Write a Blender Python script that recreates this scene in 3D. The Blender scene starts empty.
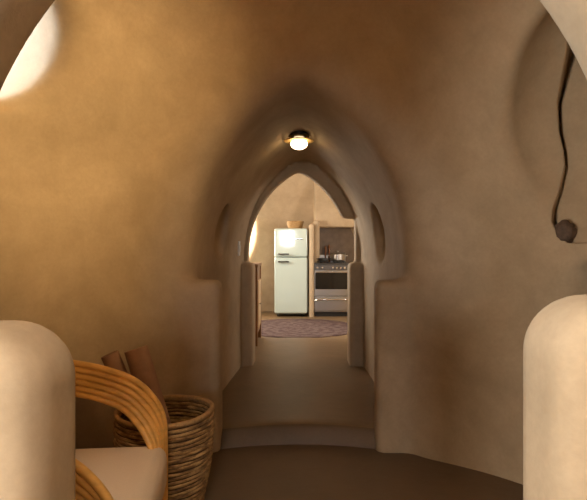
import bpy, bmesh, math, random
import numpy as np
from mathutils import Vector, Matrix

random.seed(7)
S = bpy.context.scene
COL = S.collection
PI = math.pi

# ------------------------------------------------------------------ materials
def new_mat(name):
    m = bpy.data.materials.new(name); m.use_nodes = True
    nt = m.node_tree
    return m, nt, nt.nodes['Principled BSDF']

def mixrgb(nt, fac, a, b, mode='MIX'):
    n = nt.nodes.new('ShaderNodeMix'); n.data_type = 'RGBA'; n.blend_type = mode
    for sock, v in ((n.inputs[0], fac), (n.inputs[6], a), (n.inputs[7], b)):
        if hasattr(v, 'links') or hasattr(v, 'is_output'): nt.links.new(v, sock)
        else: sock.default_value = v if isinstance(v, (int, float)) else (*v, 1) if len(v) == 3 else v
    return n.outputs[2]

def noise(nt, vec, scale, detail=4, rough=.55, dist=0.):
    n = nt.nodes.new('ShaderNodeTexNoise')
    n.inputs['Scale'].default_value = scale; n.inputs['Detail'].default_value = detail
    n.inputs['Roughness'].default_value = rough; n.inputs['Distortion'].default_value = dist
    if vec is not None: nt.links.new(vec, n.inputs['Vector'])
    return n.outputs['Fac']

def ramp(nt, fac, stops):
    n = nt.nodes.new('ShaderNodeValToRGB')
    e = n.color_ramp.elements
    while len(e) < len(stops): e.new(.5)
    for k, (p, c) in enumerate(stops):
        e[k].position = p; e[k].color = (*c, 1) if len(c) == 3 else c
    nt.links.new(fac, n.inputs[0]); return n.outputs[0]

def coords(nt, kind='Object', scale=(1, 1, 1)):
    t = nt.nodes.new('ShaderNodeTexCoord'); mp = nt.nodes.new('ShaderNodeMapping')
    mp.inputs['Scale'].default_value = scale
    nt.links.new(t.outputs[kind], mp.inputs['Vector']); return mp.outputs['Vector']

def bump(nt, bsdf, height, strength, dist=.01):
    b = nt.nodes.new('ShaderNodeBump'); b.inputs['Strength'].default_value = strength
    b.inputs['Distance'].default_value = dist
    nt.links.new(height, b.inputs['Height']); nt.links.new(b.outputs['Normal'], bsdf.inputs['Normal'])

def plaster_mat(name, dark, light, rough=.78):
    m, nt, b = new_mat(name)
    v = coords(nt)
    n1 = noise(nt, v, 1.6, 6, .62, .6); n2 = noise(nt, v, 7.0, 5, .6, .3); n3 = noise(nt, v, 60, 4, .6)
    c = ramp(nt, n1, [(.32, dark), (.68, light)])
    c = mixrgb(nt, .35, c, ramp(nt, n2, [(.3, dark), (.7, light)]))
    g = ramp(nt, n3, [(.3, (.95, .95, .95)), (.7, (1.03, 1.03, 1.03))])
    c = mixrgb(nt, 1., c, g, 'MULTIPLY')
    nt.links.new(c, b.inputs['Base Color'])
    b.inputs['Roughness'].default_value = rough
    b.inputs['Specular IOR Level'].default_value = .35
    h = nt.nodes.new('ShaderNodeMath'); h.operation = 'MULTIPLY_ADD'
    nt.links.new(n3, h.inputs[0]); h.inputs[1].default_value = .12; nt.links.new(noise(nt, v, 14, 5, .6), h.inputs[2])
    bump(nt, b, h.outputs[0], .22, .010)
    return m

def simple(name, c, rough=.5, metal=0., var=.12, scale=20, spec=.5, bmp=0., stretch=(1, 1, 1)):
    m, nt, b = new_mat(name)
    v = coords(nt, 'Object', stretch)
    n = noise(nt, v, scale, 4, .6)
    lo = tuple(x * (1 - var) for x in c); hi = tuple(min(1, x * (1 + var)) for x in c)
    nt.links.new(ramp(nt, n, [(.3, lo), (.7, hi)]), b.inputs['Base Color'])
    b.inputs['Roughness'].default_value = rough; b.inputs['Metallic'].default_value = metal
    b.inputs['Specular IOR Level'].default_value = spec
    if bmp: bump(nt, b, n, bmp, .004)
    return m

M = {}
M['plaster'] = plaster_mat('earth_plaster', (.355, .265, .165), (.515, .395, .26))
M['floor'] = plaster_mat('sealed_earth_floor', (.11, .07, .038), (.15, .096, .053), .5)
M['floor2'] = plaster_mat('sealed_earth_passage', (.165, .108, .055), (.235, .152, .08), .45)
M['linen'] = simple('cream_linen', (.66, .53, .385), .9, var=.05, scale=240, spec=.2, bmp=.25)
M['rattan'] = simple('honey_rattan', (.70, .39, .10), .36, var=.16, scale=14, bmp=.2, stretch=(1, 1, 3))
M['roll'] = simple('brown_mat', (.31, .175, .105), .7, var=.1, scale=30, spec=.3)
M['enamel'] = simple('pale_mint_enamel', (.46, .535, .49), .06, var=.02, scale=2)
M['steel'] = simple('brushed_steel', (.50, .485, .465), .3, 1., var=.08, scale=30, stretch=(1, 20, 20))
M['chrome'] = simple('chrome', (.7, .7, .7), .15, 1., var=.03)
M['darkchrome'] = simple('dark_chrome', (.12, .115, .11), .2, 1., var=.05)
M['panel'] = simple('grey_steel', (.17, .16, .15), .35, 1., var=.06)
M['black'] = simple('black_enamel', (.018, .016, .015), .3, var=.1)
M['glass'] = simple('dark_oven_glass', (.012, .01, .008), .08, var=.1)
M['iron'] = simple('cast_iron', (.02, .02, .02), .6, var=.2)
M['white'] = simple('white_plastic', (.75, .73, .68), .35, var=.02)
M['brass'] = simple('brass', (.90, .58, .18), .5, .85, var=.06)
M['wood'] = simple('brown_cabinet_wood', (.22, .11, .042), .5, var=.35, scale=6, stretch=(6, 6, .8))
M['palewood'] = simple('pale_wood', (.5, .34, .18), .5, var=.15, scale=8)
M['amber'] = simple('dark_amber', (.16, .06, .02), .2, var=.15)
M['stone'] = simple('ribbed_brown_stone', (.11, .068, .045), .75, var=.45, scale=28, bmp=.6)
M['splash'] = simple('dark_clay_tile', (.15, .105, .07), .4, var=.25, scale=8)
M['straw'] = simple('pale_straw', (.36, .215, .085), .75, var=.3, scale=60, bmp=.4)

def coil_material():
    m, nt, b = new_mat('coiled_straw')
    v = coords(nt)
    n = noise(nt, coords(nt, 'Object', (1, 1, 5)), 13, 5, .7, .2)
    c = ramp(nt, n, [(.32, (.085, .042, .014)), (.48, (.27, .15, .052)), (.62, (.52, .33, .13)), (.8, (.60, .40, .18))])
    nt.links.new(c, b.inputs['Base Color']); b.inputs['Roughness'].default_value = .75
    bump(nt, b, noise(nt, v, 130, 3), .5, .004)
    return m
M['coil'] = coil_material()

def rug_material():
    m, nt, b = new_mat('faded_medallion_wool')
    t = nt.nodes.new('ShaderNodeTexCoord')
    sep = nt.nodes.new('ShaderNodeSeparateXYZ'); nt.links.new(t.outputs['Object'], sep.inputs[0])
    def math1(op, a, bb=None):
        n = nt.nodes.new('ShaderNodeMath'); n.operation = op
        for k, q in enumerate((a, bb)):
            if q is None: continue
            if isinstance(q, (int, float)): n.inputs[k].default_value = q
            else: nt.links.new(q, n.inputs[k])
        return n.outputs[0]
    x, y = sep.outputs[0], sep.outputs[1]
    r = math1('SQRT', math1('ADD', math1('MULTIPLY', x, x), math1('MULTIPLY', y, y)))
    a = math1('ARCTAN2', y, x)
    rings = math1('SINE', math1('MULTIPLY', r, 34.))
    pet = math1('SINE', math1('MULTIPLY', a, 12.))
    pat = math1('ADD', math1('MULTIPLY', math1('MULTIPLY', rings, pet), .35), .5)
    nz = noise(nt, t.outputs['Object'], 9, 6, .7, .8)
    f = math1('ADD', math1('MULTIPLY', pat, .28), math1('MULTIPLY', nz, .78))
    c = ramp(nt, f, [(.3, (.05, .028, .03)), (.5, (.085, .052, .05)), (.62, (.14, .10, .085)), (.75, (.055, .037, .043))])
    nt.links.new(c, b.inputs['Base Color']); b.inputs['Roughness'].default_value = .95
    b.inputs['Specular IOR Level'].default_value = .1
    bump(nt, b, noise(nt, t.outputs['Object'], 160, 2), .5, .005)
    return m
M['coil_gap_shade'] = simple('coil_gap_shade', (.07, .035, .012), .85, var=.3, scale=40)  # dark colour paints the shade between the basket coils
M['rug'] = rug_material()

def glow_mat(name, col, strength):
    m, nt, b = new_mat(name)
    b.inputs['Base Color'].default_value = (*col, 1)
    b.inputs['Emission Color'].default_value = (*col, 1); b.inputs['Emission Strength'].default_value = strength
    return m
M['globe'] = glow_mat('lit_opal_glass', (1., .76, .44), 9.)

# ------------------------------------------------------------------ object helpers
def link(o, parent=None):
    COL.objects.link(o)
    if parent is not None: o.parent = parent
    return o

def obj(name, bm, mat, parent=None, smooth=True):
    me = bpy.data.meshes.new(name); bm.normal_update(); bm.to_mesh(me); bm.free()
    me.materials.append(mat); nf = len(me.polygons)
    if smooth:
        me.polygons.foreach_set('use_smooth', [True] * len(me.polygons))
        me.set_sharp_from_angle(angle=math.radians(42))
    o = link(bpy.data.objects.new(name, me), parent)
    if smooth and nf < 700:
        w = o.modifiers.new('normals', 'WEIGHTED_NORMAL'); w.keep_sharp = True; w.weight = 100
    return o

def tag(o, label, cat, group=None):
    o['label'] = label; o['category'] = cat
    if group: o['group'] = group
    return o

def thing(name, label, cat, loc=(0, 0, 0), rotz=0, group=None):
    o = bpy.data.objects.new(name, None); o.empty_display_size = .05
    o.location = loc; o.rotation_euler = (0, 0, rotz); link(o)
    return tag(o, label, cat, group)

def structure(o): o['kind'] = 'structure'; return o

def add_box(bm, lo, hi, bev=0., seg=3):
    t = bmesh.new()
    bmesh.ops.create_cube(t, size=1.)
    lo, hi = Vector(lo), Vector(hi)
    for v in t.verts:
        v.co = Vector((lo[k] + (v.co[k] + .5) * (hi[k] - lo[k]) for k in range(3)))
    if bev: bmesh.ops.bevel(t, geom=t.edges[:], offset=bev, segments=seg, profile=.5, affect='EDGES')
    merge(bm, t); return bm

def merge(bm, t):
    me = bpy.data.meshes.new('tmp'); t.to_mesh(me); t.free(); bm.from_mesh(me); bpy.data.meshes.remove(me)

def box(lo, hi, bev=0., seg=3): return add_box(bmesh.new(), lo, hi, bev, seg)

def add_lathe(bm, prof, n=40, center=(0, 0, 0), axis=None, close=False):
    """prof: list of (r, z)."""
    rot = Vector((0, 0, 1)).rotation_difference(Vector(axis)).to_matrix() if axis is not None else Matrix.Identity(3)
    c = Vector(center); rings = []
    for r, z in prof:
        if r < 1e-6: rings.append([bm.verts.new(c + rot @ Vector((0, 0, z)))])
        else: rings.append([bm.verts.new(c + rot @ Vector((r * math.cos(2 * PI * k / n), r * math.sin(2 * PI * k / n), z))) for k in range(n)])
    pairs = list(zip(rings[:-1], rings[1:]))
    if close: pairs.append((rings[-1], rings[0]))
    for a, b in pairs:
        for k in range(n):
            k2 = (k + 1) % n
            f = [a[k % len(a)], a[k2 % len(a)], b[k2 % len(b)], b[k % len(b)]]
            u = []
            for v in f:
                if v not in u: u.append(v)
            if len(u) >= 3: bm.faces.new(u)
    return bm

def add_tube(bm, pts, rad, n=10, cap=True, closed=False):
    pts = [Vector(p) for p in pts]; m = len(pts); rings = []
    rads = rad if isinstance(rad, (list, tuple)) else [rad] * m
    prev = None
    for i, p in enumerate(pts):
        if closed: t = pts[(i + 1) % m] - pts[i - 1]
        else: t = pts[min(i + 1, m - 1)] - pts[max(i - 1, 0)]
        t.normalize()
        if prev is None:
            ref = Vector((0, 0, 1)) if abs(t.z) < .9 else Vector((1, 0, 0))
            u = t.cross(ref).normalized()
        else: u = (prev - t * prev.dot(t)).normalized()
        prev = u; w = t.cross(u)
        rings.append([bm.verts.new(p + (u * math.cos(2 * PI * k / n) + w * math.sin(2 * PI * k / n)) * rads[i]) for k in range(n)])
    pr = list(zip(rings[:-1], rings[1:]))
    if closed: pr.append((rings[-1], rings[0]))
    for a, b in pr:
        for k in range(n): bm.faces.new((a[k], a[(k + 1) % n], b[(k + 1) % n], b[k]))
    if cap and not closed:
        bm.faces.new(rings[0][::-1]); bm.faces.new(rings[-1])
    return bm

def spline(pts, per=8):
    P = [np.array(p, float) for p in pts]; out = []
    for i in range(len(P) - 1):
        p0 = P[i - 1] if i else 2 * P[0] - P[1]; p1, p2 = P[i], P[i + 1]
        p3 = P[i + 2] if i + 2 < len(P) else 2 * P[-1] - P[-2]
        for k in range(per):
            t = k / per
            out.append(.5 * ((2 * p1) + (-p0 + p2) * t + (2 * p0 - 5 * p1 + 4 * p2 - p3) * t * t + (-p0 + 3 * p1 - 3 * p2 + p3) * t ** 3))
    out.append(P[-1]); return out

# ------------------------------------------------------------------ the earthen shell as one signed distance field (air < 0)
def smin(a, b, k):
    h = np.maximum(k - np.abs(a - b), 0) / k
    return np.minimum(a, b) - h * h * k * .25
def smax(a, b, k): return -smin(-a, -b, k)
def sabs(x, e): return np.sqrt(x * x + e * e) - e

def arch(x, z, half, apex, z0=1.2, soft=.05):
    h = apex - z0; s = h * h / half; r = (s + half) / 2; a = (s - half) / 2
    return np.sqrt((sabs(x, soft) + a) ** 2 + np.maximum(z - z0, 0) ** 2) - r
def dome(x, y, z, cx, cy, rad, z0, apex):
    h = apex - z0; s = h * h / rad; r = (s + rad) / 2; a = (s - rad) / 2
    rho = np.sqrt((x - cx) ** 2 + (y - cy) ** 2 + .01)
    return np.sqrt((rho + a) ** 2 + np.maximum(z - z0, 0) ** 2) - r
def rbox(x, y, z, lo, hi, r):
    q = []
    for c, l, h in zip((x, y, z), lo, hi): q.append(np.abs(c - (l + h) / 2) - (h - l) / 2 + r)
    return np.sqrt(sum(np.maximum(k, 0) ** 2 for k in q)) + np.minimum(np.maximum(np.maximum(q[0], q[1]), q[2]), 0) - r
def ellipsoid(x, y, z, c, s):
    k = np.sqrt(((x - c[0]) / s[0]) ** 2 + ((y - c[1]) / s[1]) ** 2 + ((z - c[2]) / s[2]) ** 2)
    return (k - 1) * min(s)
def tube(x, y, z, p, d, r, back=.3, sz=1.):
    d = np.array(d, float); d /= np.linalg.norm(d)
    px, py, pz = x - p[0], y - p[1], z - p[2]
    t = px * d[0] + py * d[1] + pz * d[2]
    q = np.sqrt((px - t * d[0]) ** 2 + (py - t * d[1]) ** 2 + ((pz - t * d[2]) / sz) ** 2) - r
    return np.maximum(q, -back - t)

# course of the overlapping plaster edge on the right wall: (z, x, y)
WAVY = [(1.275, 1.46, 2.44), (1.285, 1.362, 2.49), (1.326, 1.338, 2.529), (1.393, 1.317, 2.558), (1.455, 1.322, 2.568), (1.558, 1.349, 2.570),
        (1.687, 1.374, 2.568), (1.764, 1.370, 2.570), (1.866, 1.348, 2.568), (2.008, 1.316, 2.527), (2.132, 1.305, 2.449), (2.269, 1.324, 2.403), (2.6, 1.40, 2.30)]
WZ = np.array([w[0] for w in WAVY]); WT = np.array([.85 * w[1] - .53 * w[2] for w in WAVY])

def air(x, y, z):
    und = .010 * (np.sin(3.1 * x + 1.7 * y + .4) + np.sin(2.3 * y - 3.7 * z + 1.) + np.sin(4.1 * z + 2.9 * x + 2.)) \
        + .003 * (np.sin(9 * x + 5 * z) + np.sin(8 * y - 7 * z + 2) + np.sin(11 * z + 6 * y))
    # room the camera stands in
    rear = smax(dome(x, y, z, 0., -1.1, 2.25, 1.0, 3.2), y - .88, .06)
    rear = smin(rear, tube(x, y, z, (-.25, -2.6, 1.75), (0, -1, 0), .36), .08)
    rear = smin(rear, tube(x, y, z, (-1.85, -1.05, 1.15), (-1, -.5, 0), .45), .08)  # unseen opening added to let in the side fill light
    rear = smin(rear, tube(x, y, z, (-.2, -.6, 2.8), (0, 0, 1), .42), .10)
    # round living room
    main = dome(x, y, z, .03, 1.64, 1.58, .9, 3.5) + .016 * np.sin(4.4 * z - 1.6 * x + .6 * y + 2.2) * np.sin(1.9 * x + 1.1 * z + .4)
    main = smax(main, 1.06 - y, .10)
    alc = ellipsoid(x, y, z, (1.25, 2.12, 1.76), (.36, .50, .62))
    main = smin(main, alc, .06)
    # overlapping plaster edge on the right wall
    e = .85 * x - .53 * y - np.interp(z, WZ, WT)
    rec = np.maximum(np.maximum(-e * .8, 1.28 - z), z - 2.62)
    rec = np.maximum(rec, main - (.05 + .06 * np.exp(-((e - .008) / (.010 + .012 * np.clip((z - 1.95) / .35, 0, 1))) ** 2)))
    rec = np.maximum(np.maximum(rec, .9 - x), 1.5 - y)
    main = smin(main, rec, .008)
    sk2 = tube(x, y, z, (1.0, 1.36, 2.5), (1., -.50, .32), .30)
    main = smin(main, sk2, .05)
    low = rbox(x, y, z, (1.0, 1.75, -.5), (2.3, 2.47, 1.20), .10)
    main = smin(main, low, .04)
    sky = tube(x, y, z, (-1.21, 2.07, 2.17), (-1., .40, .30), .29)
    main = smin(main, sky, .10)
    g = smin(main + und, rear + und * .5, .02)
    # arch between the two
    na = np.maximum(arch(x + .003, z, .617, 2.12, 1.2), np.abs(y - .95) - .35)
    g = smin(g, na, .07)
    for s, xi, zt in ((-1, -.450, 1.107), (1, .474, 1.16)):
        lo, hi = (-1.2, xi) if s < 0 else (xi, 1.2)
        g = smax(g, -smax(rbox(x, 0 * y, z, (lo, -9, -.6), (hi, 9, zt), .12), np.abs(y - .975) - .112, .08), .03)
    # passage
    xp = x - (.03 + .03 * (y - 3.1))
    va = np.maximum(arch(xp, z, .56, 2.245, 1.2, .12) + .042 * (y - 3.1), np.abs(y - 3.9) - 1.12)
    g = smin(g, va + und * .3, .15)
    ri = np.maximum(arch(x - .055, z, .475, 2.04, 1.2, .04), np.abs(y - 5.0) - .3)
    ri = smin(ri, np.maximum(arch(x - .08, z, .80, 2.25, 1.2, .05), np.abs(y - 5.6) - .4), .05)
    ri = smin(ri, np.maximum(np.maximum(np.abs(x - .37) - .255, z - 1.57), np.abs(y - 5.1) - .25), .05)
    g = smin(g, ri, .03)
    for s in (-1, 1):
        lo, hi = (-1.3, -.49) if s < 0 else (.485, 1.3)
        g = smax(g, -rbox(xp, y, z, (lo, 3.08, -.6), (hi, 3.27, 1.06), .05), .05)
        lo, hi = (-1.3, -.483) if s < 0 else (.463, 1.3)
        g = smax(g, -rbox(xp, y, z, (lo, 4.86, -.6), (hi, 5.2, 1.125), .05), .02)
        g = smin(g, ellipsoid(xp, y, z, (s * .60, 3.97, 1.375), (.13, .21, .24)), .025)
    # kitchen
    ki = dome(x, y, z, .15, 7.52, 1.98, 1.2, 3.3)
    ki = smin(ki, np.maximum(tube(x, y, z, (-.93, 8.98, 1.55), (-.64, .77, 0), .40, .3, 1.5), .97 - z), .06)
    ki = smin(ki, np.maximum(tube(x, y, z, (-1.6, 7.0, 1.7), (-1, -.1, 0), .45, .3, 1.2), .95 - z), .06)
    ki = smin(ki, np.maximum(tube(x, y, z, (1.9, 6.9, 1.7), (1, -.1, 0), .40, .3, 1.2), .95 - z), .06)
    g = smin(g, ki + und * .6, .05)
    return g

def surface_nets(lo, hi, h):
    n = [int(round((b - a) / h)) + 1 for a, b in zip(lo, hi)]
    ax = [np.linspace(lo[k], lo[k] + h * (n[k] - 1), n[k]).astype(np.float32) for k in range(3)]
    F = np.empty(n, np.float32)
    for i0 in range(0, n[0], 24):
        X, Y, Z = np.meshgrid(ax[0][i0:i0 + 24], ax[1], ax[2], indexing='ij')
        F[i0:i0 + 24] = air(X, Y, Z)
    sg = F < 0
    cnt = np.zeros([k - 1 for k in n], np.int8)
    for a in (0, 1):
        for b in (0, 1):
            for c in (0, 1):
                cnt += sg[a:n[0] - 1 + a, b:n[1] - 1 + b, c:n[2] - 1 + c]
    I, J, K = np.nonzero((cnt > 0) & (cnt < 8))
    idx = -np.ones(cnt.shape, np.int64); idx[I, J, K] = np.arange(len(I))
    V = np.zeros((len(I), 3)); W = np.zeros(len(I))
    cs = [(a, b, c) for a in (0, 1) for b in (0, 1) for c in (0, 1)]
    for p in cs:
        for d in range(3):
            if p[d]: continue
            q = list(p); q[d] = 1
            f0 = F[I + p[0], J + p[1], K + p[2]].astype(float); f1 = F[I + q[0], J + q[1], K + q[2]].astype(float)
            m = (f0 < 0) != (f1 < 0)
            t = np.where(m, f0 / np.where(m, f0 - f1, 1), 0)
            pos = np.array(p, float)[None] + 0 * V; pos[:, d] += t
            V += np.where(m[:, None], pos, 0); W += m
    V = V / W[:, None] + np.stack([I, J, K], 1)
    V = V * h + np.array(lo)[None]
    def grad(V):
        e = h * .4; G = np.zeros_like(V)
        for d in range(3):
            A = V.copy(); B = V.copy(); A[:, d] += e; B[:, d] -= e
            G[:, d] = (air(*A.T) - air(*B.T)) / (2 * e)
        return G
    for _ in range(2):
        G = grad(V); f = air(*V.T)
        st = (f / np.maximum((G * G).sum(1), .3))[:, None] * G
        L = np.linalg.norm(st, axis=1); st *= np.minimum(1, .5 * h / np.maximum(L, 1e-9))[:, None]
        V = V - st
    N = -grad(V); N /= np.maximum(np.linalg.norm(N, axis=1), 1e-9)[:, None]
    Q = []
    for d in range(3):
        a, b = (d + 1) % 3, (d + 2) % 3
        s0 = [slice(None)] * 3; s1 = [slice(None)] * 3
        s0[d] = slice(0, n[d] - 1); s1[d] = slice(1, n[d])
        for k in (a, b): s0[k] = slice(1, n[k] - 1); s1[k] = slice(1, n[k] - 1)
        A = sg[tuple(s0)]; B = sg[tuple(s1)]
        P = np.stack(np.nonzero(A != B), 1); up = A[tuple(P.T)]
        P[:, a] += 1; P[:, b] += 1
        def cell(da, db):
            c = P.copy(); c[:, a] += da; c[:, b] += db
            return idx[c[:, 0], c[:, 1], c[:, 2]]
        q = np.stack([cell(-1, -1), cell(0, -1), cell(0, 0), cell(-1, 0)], 1)
        q[up] = q[up][:, ::-1]
        Q.append(q)
    return V, N, np.concatenate(Q)

def make_mesh(name, V, N, Q, mat):
    used, inv = np.unique(Q.ravel(), return_inverse=True)
    v, nn, q = V[used], N[used], inv.reshape(-1, 4)
    me = bpy.data.meshes.new(name)
    me.from_pydata(v.tolist(), [], q.tolist()); me.materials.append(mat)
    me.polygons.foreach_set('use_smooth', [True] * len(me.polygons))
    me.normals_split_custom_set_from_vertices(nn.tolist())
    return structure(link(bpy.data.objects.new(name, me)))

FINE = ((.95, 2.12, 1.16), (1.62, 2.80, 2.62))
# fine mesh for the arch close to the camera, coarser mesh for the rest
V, N, Q = surface_nets((-1.35, .40, -.06), (1.35, 1.34, 2.5), .016)
C = V[Q].mean(1)
keep = (C[:, 1] > .46) & (C[:, 1] < 1.29)
make_mesh('wall_front', V, N, Q[keep & (np.abs(C[:, 0]) < 1.29)], M['plaster'])
V, N, Q = surface_nets((-2.4, -3.55, -.06), (2.4, 9.75, 3.6), .03)
C = V[Q].mean(1); cx, cy, cz = C.T
V2, N2, Q2 = surface_nets(FINE[0], FINE[1], .008)
fine = np.all([(C[:, k] > FINE[0][k] + .03) & (C[:, k] < FINE[1][k] - .03) for k in range(3)], 0)
near = (cy > .52) & (cy < 1.23) & (np.abs(cx) < 1.24) & (cz < 2.4)
ang = np.degrees(np.arctan2(cx - .03, cy - 1.64))
cls = np.where(cy < .9, 'wall_rear', 'none').astype(object)
mainz = (cy >= .9) & (cy < 3.3)
cls[mainz] = 'wall_back'
cls[mainz & (ang < -42)] = 'wall_left'
cls[mainz & (ang > 42)] = 'wall_right'
cls[mainz & (cz > 2.62)] = 'ceiling'
xpf = cx - (.03 + .03 * (cy - 3.1))
pas = (cy >= 3.3) | ((cy > 2.55) & (arch(xpf, cz, .70, 2.36) < 0) & (cy > 3.08))
cls[pas] = 'wall_passage'
cls[(cy >= 5.62)] = 'wall_kitchen'
for nm in ('wall_rear', 'wall_back', 'wall_left', 'wall_right', 'ceiling', 'wall_passage', 'wall_kitchen'):
    make_mesh(nm, V, N, Q[(cls == nm) & ~near & ~fine], M['plaster']) if nm != 'wall_right' else make_mesh(nm, np.concatenate([V, V2]), np.concatenate([N, N2]), np.concatenate([Q[(cls == nm) & ~near & ~fine], Q2 + len(V)]), M['plaster'])

# ------------------------------------------------------------------ floors
def floor_mesh(name, outline, z, mat, thick=.0):
    bm = bmesh.new()
    vs = [bm.verts.new((x, y, z)) for x, y in outline]
    f = bm.faces.new(vs)
    if thick:
        r = bmesh.ops.extrude_face_region(bm, geom=[f])
        for e in r['geom']:
            if isinstance(e, bmesh.types.BMVert): e.co.z -= thick
        bmesh.ops.recalc_face_normals(bm, faces=bm.faces[:])
    return structure(obj(name, bm, mat))
floor_mesh('floor', [(-2, -3.6), (2, -3.6), (2, 3.6), (-2, 3.6)], 0., M['floor'])
# raised floor of the passage: its riser follows the circle of the round room
bm = bmesh.new()
prof = []
arc = [math.radians(a) for a in np.linspace(-22, 22, 24)]
rows = [(.0, -.05), (.0, .008), (.05, .09), (.064, .105), (.09, .114), (.15, .116)]
ring = []
for dr, z in rows:
    ring.append([bm.verts.new((.03 + (1.575 + dr) * math.sin(a), 1.64 + (1.575 + dr) * math.cos(a), z + .004 * math.sin(7 * a + 1))) for a in arc])
ring.append([bm.verts.new((.03 + 3.2 * math.sin(a), 3.6, .116)) for a in arc])
for yy in np.linspace(3.9, 6.2, 8): ring.append([bm.verts.new((.1 + 3.2 * math.sin(a), yy, .116 + .002 * math.sin(5 * a + yy * 3))) for a in arc])
for yy, zz in ((6.34, .116), (6.42, .113), (6.47, .106), (6.5, .098), (6.52, .08)):
    ring.append([bm.verts.new((.1 + 3.2 * math.sin(a), yy + .05 * math.cos(3 * a), zz)) for a in arc])
for a, b in zip(ring[:-1], ring[1:]):
    for k in range(len(a) - 1):
        bm.faces.new((a[k], a[k + 1], b[k + 1], b[k])).material_index = 1 if a in ring[:3] else 0
o = structure(obj('floor_passage', bm, M['floor2'])); o.data.materials.append(M['floor'])
floor_mesh('floor_kitchen', [(-2, 3.5), (2.5, 3.5), (2.5, 9.8), (-2, 9.8)], .1, M['floor2'])

# ------------------------------------------------------------------ kitchen fixtures
FZ = .1
bm = box((.265, 8.58, FZ - .05), (.355, 9.45, 1.70), .04, 4)
add_box(bm, (.35, 8.78, FZ - .05), (.46, 9.5, 1.775), .045, 4)
structure(obj('wall_partition', bm, M['plaster']))
structure(obj('wall_hood', box((.375, 8.93, 1.655), (1.9, 9.9, 3.1), .03, 3), M['plaster']))
structure(obj('wall_backsplash', box((.44, 9.23, .6), (1.6, 9.27, 1.70), .0), M['splash']))

fr = thing('fridge', 'tall pale mint two-door fridge with rounded corners, in the kitchen beyond the passage', 'fridge', (-.045, 8.9, FZ))
W_, D_, H_ = .565, .55, 1.525
obj('body', box((-W_ / 2, -.27, .035), (W_ / 2, .29, H_), .05, 5), M['enamel'], fr)
def door(z0, z1):
    t = box((-W_ / 2, -.335, z0), (W_ / 2, -.275, z1), .028, 5)
    for v in t.verts:                                   # gently bowed front
        if v.co.y < -.29: v.co.y -= .006 * (1 - (v.co.x / (W_ / 2)) ** 2)
    return t
SP = 1.025
d1 = obj('freezer_door', door(SP + .006, H_ - .005), M['enamel'], fr)
d2 = obj('fridge_door', door(.06, SP - .006), M['enamel'], fr)
def handle(z):
    t = bmesh.new()
    add_box(t, (-.225, -.415, z - .011), (-.03, -.385, z + .011), .009, 3)
    add_tube(t, [(-.20, -.33, z), (-.20, -.40, z)], .014, 12); add_tube(t, [(-.075, -.34, z), (-.075, -.40, z)], .009, 10)
    return t
obj('handle', handle(SP + .055), M['darkchrome'], d1)
obj('handle', handle(SP - .075), M['darkchrome'], d2)
obj('badge', box((.03, -.36, 1.33), (.20, -.345, 1.352), .004), M['chrome'], d1)
for sx in (-1, 1):
    obj('foot', add_lathe(bmesh.new(), [(0, 0), (.022, 0), (.022, .04), (0, .04)], 14, (sx * .22, -.2, 0)), M['black'], fr)

wb = thing('woven_bowl', 'small straw basket standing on top of the mint fridge', 'basket', (.03, 8.86, FZ + H_))
t = bmesh.new()
for k in range(7):
    r = .115 + .004 * k
    add_tube(t, [(r * math.cos(a), r * math.sin(a), .009 + .0155 * k) for a in np.linspace(0, 2 * PI, 32, endpoint=False)], .0095, 8, closed=True)
add_lathe(t, [(0, .006), (.115, .006)], 24)
obj('coiled_body', t, M['straw'], wb)
obj('rim', add_tube(bmesh.new(), [(.146 * math.cos(a), .146 * math.sin(a), .121) for a in np.linspace(0, 2 * PI, 32, endpoint=False)], .011, 8, closed=True), M['coil'], wb)

st = thing('stove', 'freestanding steel gas stove with dark oven door, set in the kitchen niche', 'stove', (.66, 8.9, FZ))
SW = .30
obj('body', box((-SW, -.27, .08), (SW, .3, .905), .008, 2), M['steel'], st)
obj('plinth', box((-SW + .01, -.24, 0), (SW - .01, .28, .09)), M['black'], st)
cp = obj('control_panel', box((-SW, -.305, .80), (SW, -.265, .915), .008, 2), M['panel'], st)
obj('display_strip', box((-SW + .02, -.3085, .888), (SW - .02, -.303, .905)), M['black'], cp)
for kx in (-.245, -.165, .02, .085, .15, .215):
    obj('knob', add_lathe(bmesh.new(), [(0, .034), (.017, .034), (.021, .028), (.024, 0), (.03, 0), (.03, -.004)], 20, (kx, -.303, .845), (0, -1, 0)), M['chrome'], cp)
od = obj('oven_door', box((-SW, -.305, .355), (SW, -.268, .785), .01, 2), M['steel'], st)
obj('window_pane', box((-SW + .015, -.309, .475), (SW - .015, -.304, .755)), M['glass'], od)
obj('handle', add_tube(add_tube(add_tube(bmesh.new(), [(-.28, -.345, .768), (.28, -.345, .768)], .011, 12), [(-.25, -.3, .768), (-.25, -.345, .768)], .008), [(.25, -.3, .768), (.25, -.345, .768)], .008), M['chrome'], od)
dr = obj('drawer', box((-SW, -.305, .10), (SW, -.268, .345), .01, 2), M['steel'], st)
obj('handle', add_tube(bmesh.new(), spline([(-.29, -.31, .285), (-.2, -.338, .30), (0, -.345, .303), (.2, -.338, .30), (.29, -.31, .285)], 5), .016, 10), M['chrome'], dr)
hb = obj('hob', box((-SW, -.28, .905), (SW, .3, .925), .006, 2), M['black'], st)
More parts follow.
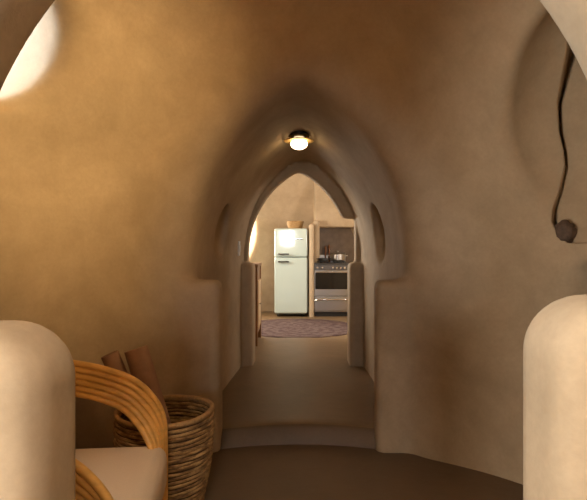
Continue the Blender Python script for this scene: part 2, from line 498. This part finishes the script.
for gx, gy in ((-.15, -.13), (.15, -.13), (-.15, .11), (.15, .11)):
    t = bmesh.new()
    for k in range(4):
        a = k * PI / 2 + PI / 4
        add_tube(t, [(gx + .03 * math.cos(a), gy + .03 * math.sin(a), .955), (gx + .12 * math.cos(a), gy + .12 * math.sin(a), .955), (gx + .125 * math.cos(a), gy + .125 * math.sin(a), .922)], .006, 6)
    add_tube(t, [(gx + .1 * math.cos(a), gy + .1 * math.sin(a), .952) for a in np.linspace(0, 2 * PI, 24, endpoint=False)], .005, 6, closed=True)
    add_lathe(t, [(0, .94), (.035, .94), (.04, .925)], 18, (gx, gy, 0))
    obj('burner_grate', t, M['iron'], hb)
obj('splash_guard', box((-SW, .302, .9), (SW, .317, 1.06), .004), M['steel'], st)

HZ = FZ + .961
def pot(name, label, x, y, r, h, mat, lid):
    p = thing(name, label, 'pot', (x, y, HZ))
    obj('body', add_lathe(bmesh.new(), [(0, .003), (r - .012, 0), (r, .012), (r, h), (r + .006, h + .003), (r - .004, h), (r - .004, .01), (0, .01)], 36), mat, p)
    for s in (-1, 1):
        obj('handle', add_tube(bmesh.new(), [(s * r, -.035, h * .75), (s * (r + .035), -.03, h * .8), (s * (r + .035), .03, h * .8), (s * r, .035, h * .75)], .006, 8), mat, p)
    if lid:
        l = obj('lid', add_lathe(bmesh.new(), [(r + .007, h + .004), (r + .007, h + .008), (r * .7, h + .024), (r * .2, h + .032), (0, h + .033)], 36), mat, p)
        obj('knob', add_lathe(bmesh.new(), [(.008, h + .03), (.008, h + .045), (.018, h + .05), (.016, h + .062), (0, h + .064)], 16), mat, l)
    return p
pot('cooking_pot', 'shiny steel lidded pot on the right rear burner of the stove', .80, 9.05, .14, .11, M['steel'], True)
pot('saucepan', 'low black pan on the left front burner of the stove', .535, 8.80, .095, .045, M['iron'], False)
for k, (bx, lab, h) in enumerate(((.585, 'left one of two slim brown mills behind the stove burners', .30), (.655, 'right one of two slim brown mills, closer to the steel pot', .33))):
    p = thing('pepper_mill', lab, 'mill', (bx, 9.172, FZ + .9265), 0, 'brown mills at the back of the stove')
    obj('body', add_lathe(bmesh.new(), [(0, 0), (.026, 0), (.027, .02), (.017, .06), (.014, h * .5), (.02, h * .72), (.017, h * .76), (0, h * .76)], 20), M['amber'], p)
    obj('head', add_lathe(bmesh.new(), [(0, h * .761), (.019, h * .765), (.023, h * .86), (.012, h * .96), (.006, h), (0, h)], 20), M['amber'], p)

rg = tag(obj('round_rug', add_lathe(bmesh.new(), [(0, .012), (.5, .0125), (.87, .012), (.90, .009), (.905, 0)], 72), M['rug']),
         'round faded plum and brown rug on the kitchen floor before the fridge and stove', 'rug')
rg.location = (.06, 7.42, FZ)

# wooden cabinet just inside the kitchen on the left
cb = thing('cabinet', 'brown wooden cabinet just inside the kitchen, showing its side beyond the left passage pier', 'cabinet', (-.63, 6.25, FZ))
obj('top', box((-.21, -.36, .945), (.21, .36, .985), .008), M['wood'], cb)
for sy in (-1, 1):
    for sx in (-1, 1):
        obj('leg', box((sx * .18 - .025, sy * .33 - .025, 0), (sx * .18 + .025, sy * .33 + .025, .95), .005), M['wood'], cb)
obj('carcass', box((-.19, -.33, .12), (.19, .33, .945), .006), M['wood'], cb)
pn = obj('door', box((.19, -.22, .20), (.208, .22, .78), .006), M['palewood'], cb)
obj('knob', add_lathe(bmesh.new(), [(0, .03), (.012, .028), (.012, .018), (.006, .012), (.006, 0)], 14, (.208, -.17, .5), (1, 0, 0)), M['chrome'], pn)

# ------------------------------------------------------------------ passage fittings
lx, ly = .045, 4.05
lz = 2.208
cl = thing('ceiling_light', 'round brass ceiling light with glowing opal globe in the passage vault', 'ceiling light', (lx, ly, lz))
obj('mount_and_shadow', add_lathe(bmesh.new(), [(0, .05), (.085, .05), (.085, -.04), (.06, -.052), (.03, -.056), (.03, -.075), (0, -.075)], 30), M['darkchrome'], cl)  # mount widened in dark metal to stand in for shadow on the ceiling
obj('shade', add_lathe(bmesh.new(), [(0, -.070), (.05, -.070), (.116, -.071), (.121, -.074), (.118, -.078), (.05, -.078), (0, -.078)], 48), M['brass'], cl)
gl = obj('globe', add_lathe(bmesh.new(), [(.069 * math.sin(a), -.100 - .044 * math.cos(a)) for a in np.linspace(0, PI, 18)], 36), M['globe'], cl)

def wall_x(y, z, side):
    a, b = (.03 + .03 * (y - 3.1)), (.03 + .03 * (y - 3.1)) + side * 1.0
    for _ in range(40):
        m = (a + b) / 2
        if air(np.array([m]), np.array([y]), np.array([z]))[0] < 0: a = m
        else: b = m
    return (a + b) / 2
wx = wall_x(4.72, 1.265, -1)
sw = thing('light_switch', 'small white light switch on the left passage wall near the kitchen', 'light switch', (wx, 4.72, 1.265))
obj('plate', box((-.012, -.045, -.068), (.012, .045, .068), .005), M['white'], sw)
obj('rocker', box((.011, -.018, -.034), (.019, .018, .034), .003), M['white'], sw)

# stone at the foot of the wavy plaster edge
bm = bmesh.new(); bmesh.ops.create_icosphere(bm, subdivisions=4, radius=1.)
for v in bm.verts:
    p = v.co.copy(); a = math.atan2(p.z, p.y)
    rr = math.sqrt(p.y ** 2 + p.z ** 2)
    k = 1 + .05 * math.sin(16 * rr - 1.6 * a) + .05 * math.sin(3 * p.y + 2 * p.z + 1) + .03 * math.sin(7 * p.z - 3 * p.y)
    v.co = Vector((p.x * .05 * k, p.y * .062 * k, p.z * .068 * k))
so = tag(obj('stone', bm, M['stone']), 'small ribbed brown stone lodged at the foot of the wavy wall edge', 'stone')
so.rotation_euler = (.45, 0, -.5); so.location = (1.372, 2.53, 1.337)

# ------------------------------------------------------------------ rattan lounge chair
ch = thing('lounge_chair', 'rattan lounge chair with bundled bentwood arms and cream linen cushions', 'chair', (-.855, 1.705, 0), math.radians(6))
TOP = [(.72, .83), (.55, .82), (.392, .79), (.266, .762), (.138, .712), (.054, .6325), (.008, .537), (0, .404), (.0, .2), (0, .014)]
BOT = [(.72, .68), (.55, .66), (.378, .632), (.266, .603), (.175, .567), (.1, .512), (.046, .446), (.022, .37), (.012, .2), (.012, .014)]
RS = .0131
for side in (1, -1):
    am = None
    for j in range(6):
        f = j / 5; pts = []
        for i, (a, b) in enumerate(zip(TOP, BOT)):
            tt = a[0] + (b[0] - a[0]) * f; zz = a[1] + (b[1] - a[1]) * f
            tw = max(0., min(1., (i - 3.2) / 4.)); tw = tw * tw * (3 - 2 * tw)
            sh = RS * (1 - 2 * f) * (1 - tw)
            pts.append((.36 - RS - tt, side * (.41 - .024 * j * tw), zz - sh))
        sm = spline(pts, 6)
        t = add_tube(bmesh.new(), sm, RS, 12)
        if am is None: am = obj('arm', t, M['rattan'], ch)
        else: obj('strand', t, M['rattan'], am)
def cushion(lo, hi, r, puff):
    t = bmesh.new(); add_box(t, lo, hi, r, 6)
    bmesh.ops.subdivide_edges(t, edges=[e for e in t.edges if e.calc_length() > .12], cuts=8, use_grid_fill=True)
    cx_, cy_, cz_ = [(a + b) / 2 for a, b in zip(lo, hi)]
    for v in t.verts:
        u = (v.co.x - cx_) / (hi[0] - lo[0]) * 2; w = (v.co.y - cy_) / (hi[1] - lo[1]) * 2; q = (v.co.z - cz_) / (hi[2] - lo[2]) * 2
        v.co.z += puff[2] * q * (1 - min(1, u * u)) * (1 - min(1, w * w))
        v.co.x += puff[0] * u * (1 - min(1, q * q)) * (1 - min(1, w * w))
    return t
obj('seat_cushion', cushion((-.40, -.372, .25), (.365, .372, .438), .05, (.015, 0, .012)), M['linen'], ch)
bc = cushion((-.09, -.36, 0), (.09, .36, .46), .06, (.025, 0, .01))
bmesh.ops.rotate(bc, verts=bc.verts, cent=(0, 0, 0), matrix=Matrix.Rotation(-.24, 3, 'Y'))
bmesh.ops.translate(bc, verts=bc.verts, vec=(-.31, 0, .435))
obj('back_cushion', bc, M['linen'], ch)
t = bmesh.new()
for yy in np.linspace(-.38, .38, 7): add_tube(t, [(-.36, yy, .235), (-.42, yy, .45), (-.545, yy, .93)], .012, 8)
add_tube(t, [(-.545, -.41, .93), (-.545, .41, .93)], .015, 10)
obj('back_frame', t, M['rattan'], ch)
t = bmesh.new()
for xx in np.linspace(-.36, .33, 8): add_tube(t, [(xx, -.41, .235), (xx, .41, .235)], .0125, 8)
obj('seat_frame', t, M['rattan'], ch)
for sy in (-1, 1):
    obj('leg', add_tube(bmesh.new(), spline([(-.36, sy * .395, .70), (-.38, sy * .395, .4), (-.40, sy * .395, .2), (-.41, sy * .395, .012)], 5), .018, 10), M['rattan'], ch)

# ------------------------------------------------------------------ coiled basket with two rolled mats
bk = thing('storage_basket', 'large coiled straw basket on the floor by the passage, holding two rolled mats', 'basket', (-.635, 2.47, 0))
t = bmesh.new(); nr = 23; hgt = .455
for k in range(nr):
    f = k / (nr - 1); z = .012 + f * (hgt - .02)
    r = .185 + .048 * math.sin(min(1, f * 1.15) * PI * .5) - .006 * max(0, f - .85) / .15
    ph = random.uniform(0, 6); am_ = random.uniform(.001, .004)
    rad0 = .0086 * random.uniform(.86, 1.12)
    n_ = 44
    pts = []; rad = []
    for i in range(n_):
        a = 2 * PI * i / n_
        rr = r + am_ * math.sin(3 * a + ph) + random.uniform(-.0012, .0012)
        pts.append((rr * math.cos(a), rr * math.sin(a), z + .0025 * math.sin(2 * a + ph) + random.uniform(-.001, .001)))
        rad.append(rad0 * random.uniform(.9, 1.1))
    add_tube(t, pts, rad, 8, closed=True)
add_lathe(t, [(0, .012), (.1, .012), (.187, .012)], 44)
obj('coiled_wall', t, M['coil'], bk)
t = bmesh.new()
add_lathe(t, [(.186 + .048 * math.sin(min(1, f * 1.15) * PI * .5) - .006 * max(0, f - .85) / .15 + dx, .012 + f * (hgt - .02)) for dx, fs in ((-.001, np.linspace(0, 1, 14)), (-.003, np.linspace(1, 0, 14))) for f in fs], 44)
obj('gap_shade_liner', t, M['coil_gap_shade'], bk)  # dark liner added as painted shade behind the coil gaps
obj('rim', add_tube(bmesh.new(), [((.229 + .002 * math.sin(5 * a)) * math.cos(a), (.229 + .002 * math.sin(5 * a)) * math.sin(a), hgt + .004 + .004 * math.sin(2 * a + 1)) for a in np.linspace(0, 2 * PI, 48, endpoint=False)], .0125, 10, closed=True), M['straw'], bk)

def roll(label, base, top, R, turns):
    base, top = Vector(base), Vector(top); L = (top - base).length
    t = bmesh.new(); th = R / turns
    n = 26 * turns; a_rows = []
    for i in range(n + 1):
        a = 2 * PI * i / 26; r = max(.006, R * (i / n))
        a_rows.append((r * math.cos(a), r * math.sin(a), min(.7 * th, .006)))
    prev = None
    for x, y, w in a_rows:
        rr = math.hypot(x, y); ux, uy = x / rr, y / rr
        quad = [t.verts.new((x, y, 0)), t.verts.new((x, y, L)), t.verts.new((x - ux * w, y - uy * w, L)), t.verts.new((x - ux * w, y - uy * w, 0))]
        if prev:
            for k in range(4): t.faces.new((prev[k], quad[k], quad[(k + 1) % 4], prev[(k + 1) % 4]))
        else: t.faces.new(quad[::-1])
        prev = quad
    t.faces.new(prev)
    bmesh.ops.recalc_face_normals(t, faces=t.faces[:])
    o = tag(obj('rolled_mat', t, M['roll']), label, 'mat', 'rolled mats in the straw basket')
    o.rotation_mode = 'QUATERNION'; o.rotation_quaternion = Vector((0, 0, 1)).rotation_difference(top - base)
    o.location = base
    return o
roll('right and nearer one of two brown rolled mats leaning in the straw basket', (-.545, 2.44, .03), (-.785, 2.49, .758), .061, 7)
roll('left and farther one of two brown rolled mats, partly behind the other', (-.63, 2.53, .03), (-.91, 2.475, .735), .046, 7)

# ------------------------------------------------------------------ light
w = bpy.data.worlds.new('sky'); S.world = w; w.use_nodes = True
w.node_tree.nodes['Background'].inputs[0].default_value = (.80, .90, 1., 1)
w.node_tree.nodes['Background'].inputs[1].default_value = 3.0

def area(name, loc, direction, sx, sy, power, col=(1, 1, 1)):
    l = bpy.data.lights.new(name, 'AREA'); l.shape = 'RECTANGLE'; l.size = sx; l.size_y = sy; l.energy = power; l.color = col
    o = link(bpy.data.objects.new(name, l)); o.location = loc
    o.rotation_mode = 'QUATERNION'; o.rotation_quaternion = Vector(direction).to_track_quat('-Z', 'Y')
    return o
area('daylight_rear_window', (-.25, -3.5, 1.75), (0, 1, -.08), .55, .7, 48, (.92, .94, 1.))
area('daylight_overhead_window', (-.2, -.6, 3.56), (0, 0, -1), .8, .8, 140, (1., .88, .74))
area('added_side_fill', (-2.3, -1.27, 1.15), (1, .5, 0), .8, .9, 100, (1., .92, .80))  # fill light added out of view to brighten the near stems
area('daylight_round_window', (-2.36, 2.53, 2.515), (1, -.40, -.30),  .6, .6, 95, (.72, .86, 1.))
area('daylight_opposite_round_window', (2.36, .68, 2.935), (-1, .50, -.33), .6, .6, 245, (1., .67, .30))
area('daylight_kitchen_window', (-1.75, 9.72, 1.6), (.64, -.77, 0), .8, 1.2, 140, (1., .90, .76))
area('daylight_kitchen_side_window', (-1.93, 6.97, 1.7), (1, .1, -.05), .9, 1.0, 140, (1., .90, .76))
area('daylight_kitchen_right_window', (2.38, 6.85, 1.7), (-1, .1, -.05), .8, .9, 80, (1., .93, .84))

# ------------------------------------------------------------------ camera
cam = bpy.data.cameras.new('camera'); cam.sensor_width = 36; cam.lens = 36 * 500 / 587
cam.clip_start = .02
co = link(bpy.data.objects.new('camera', cam)); co.location = (0, 0, 1.25); co.rotation_euler = (PI / 2, 0, 0)
S.camera = co
S.view_settings.view_transform = 'Standard'; S.view_settings.look = 'None'
S.view_settings.gamma = 1; S.view_settings.use_curve_mapping = False
S.view_settings.exposure = 0.
S.cycles.max_bounces = 12; S.cycles.diffuse_bounces = 8
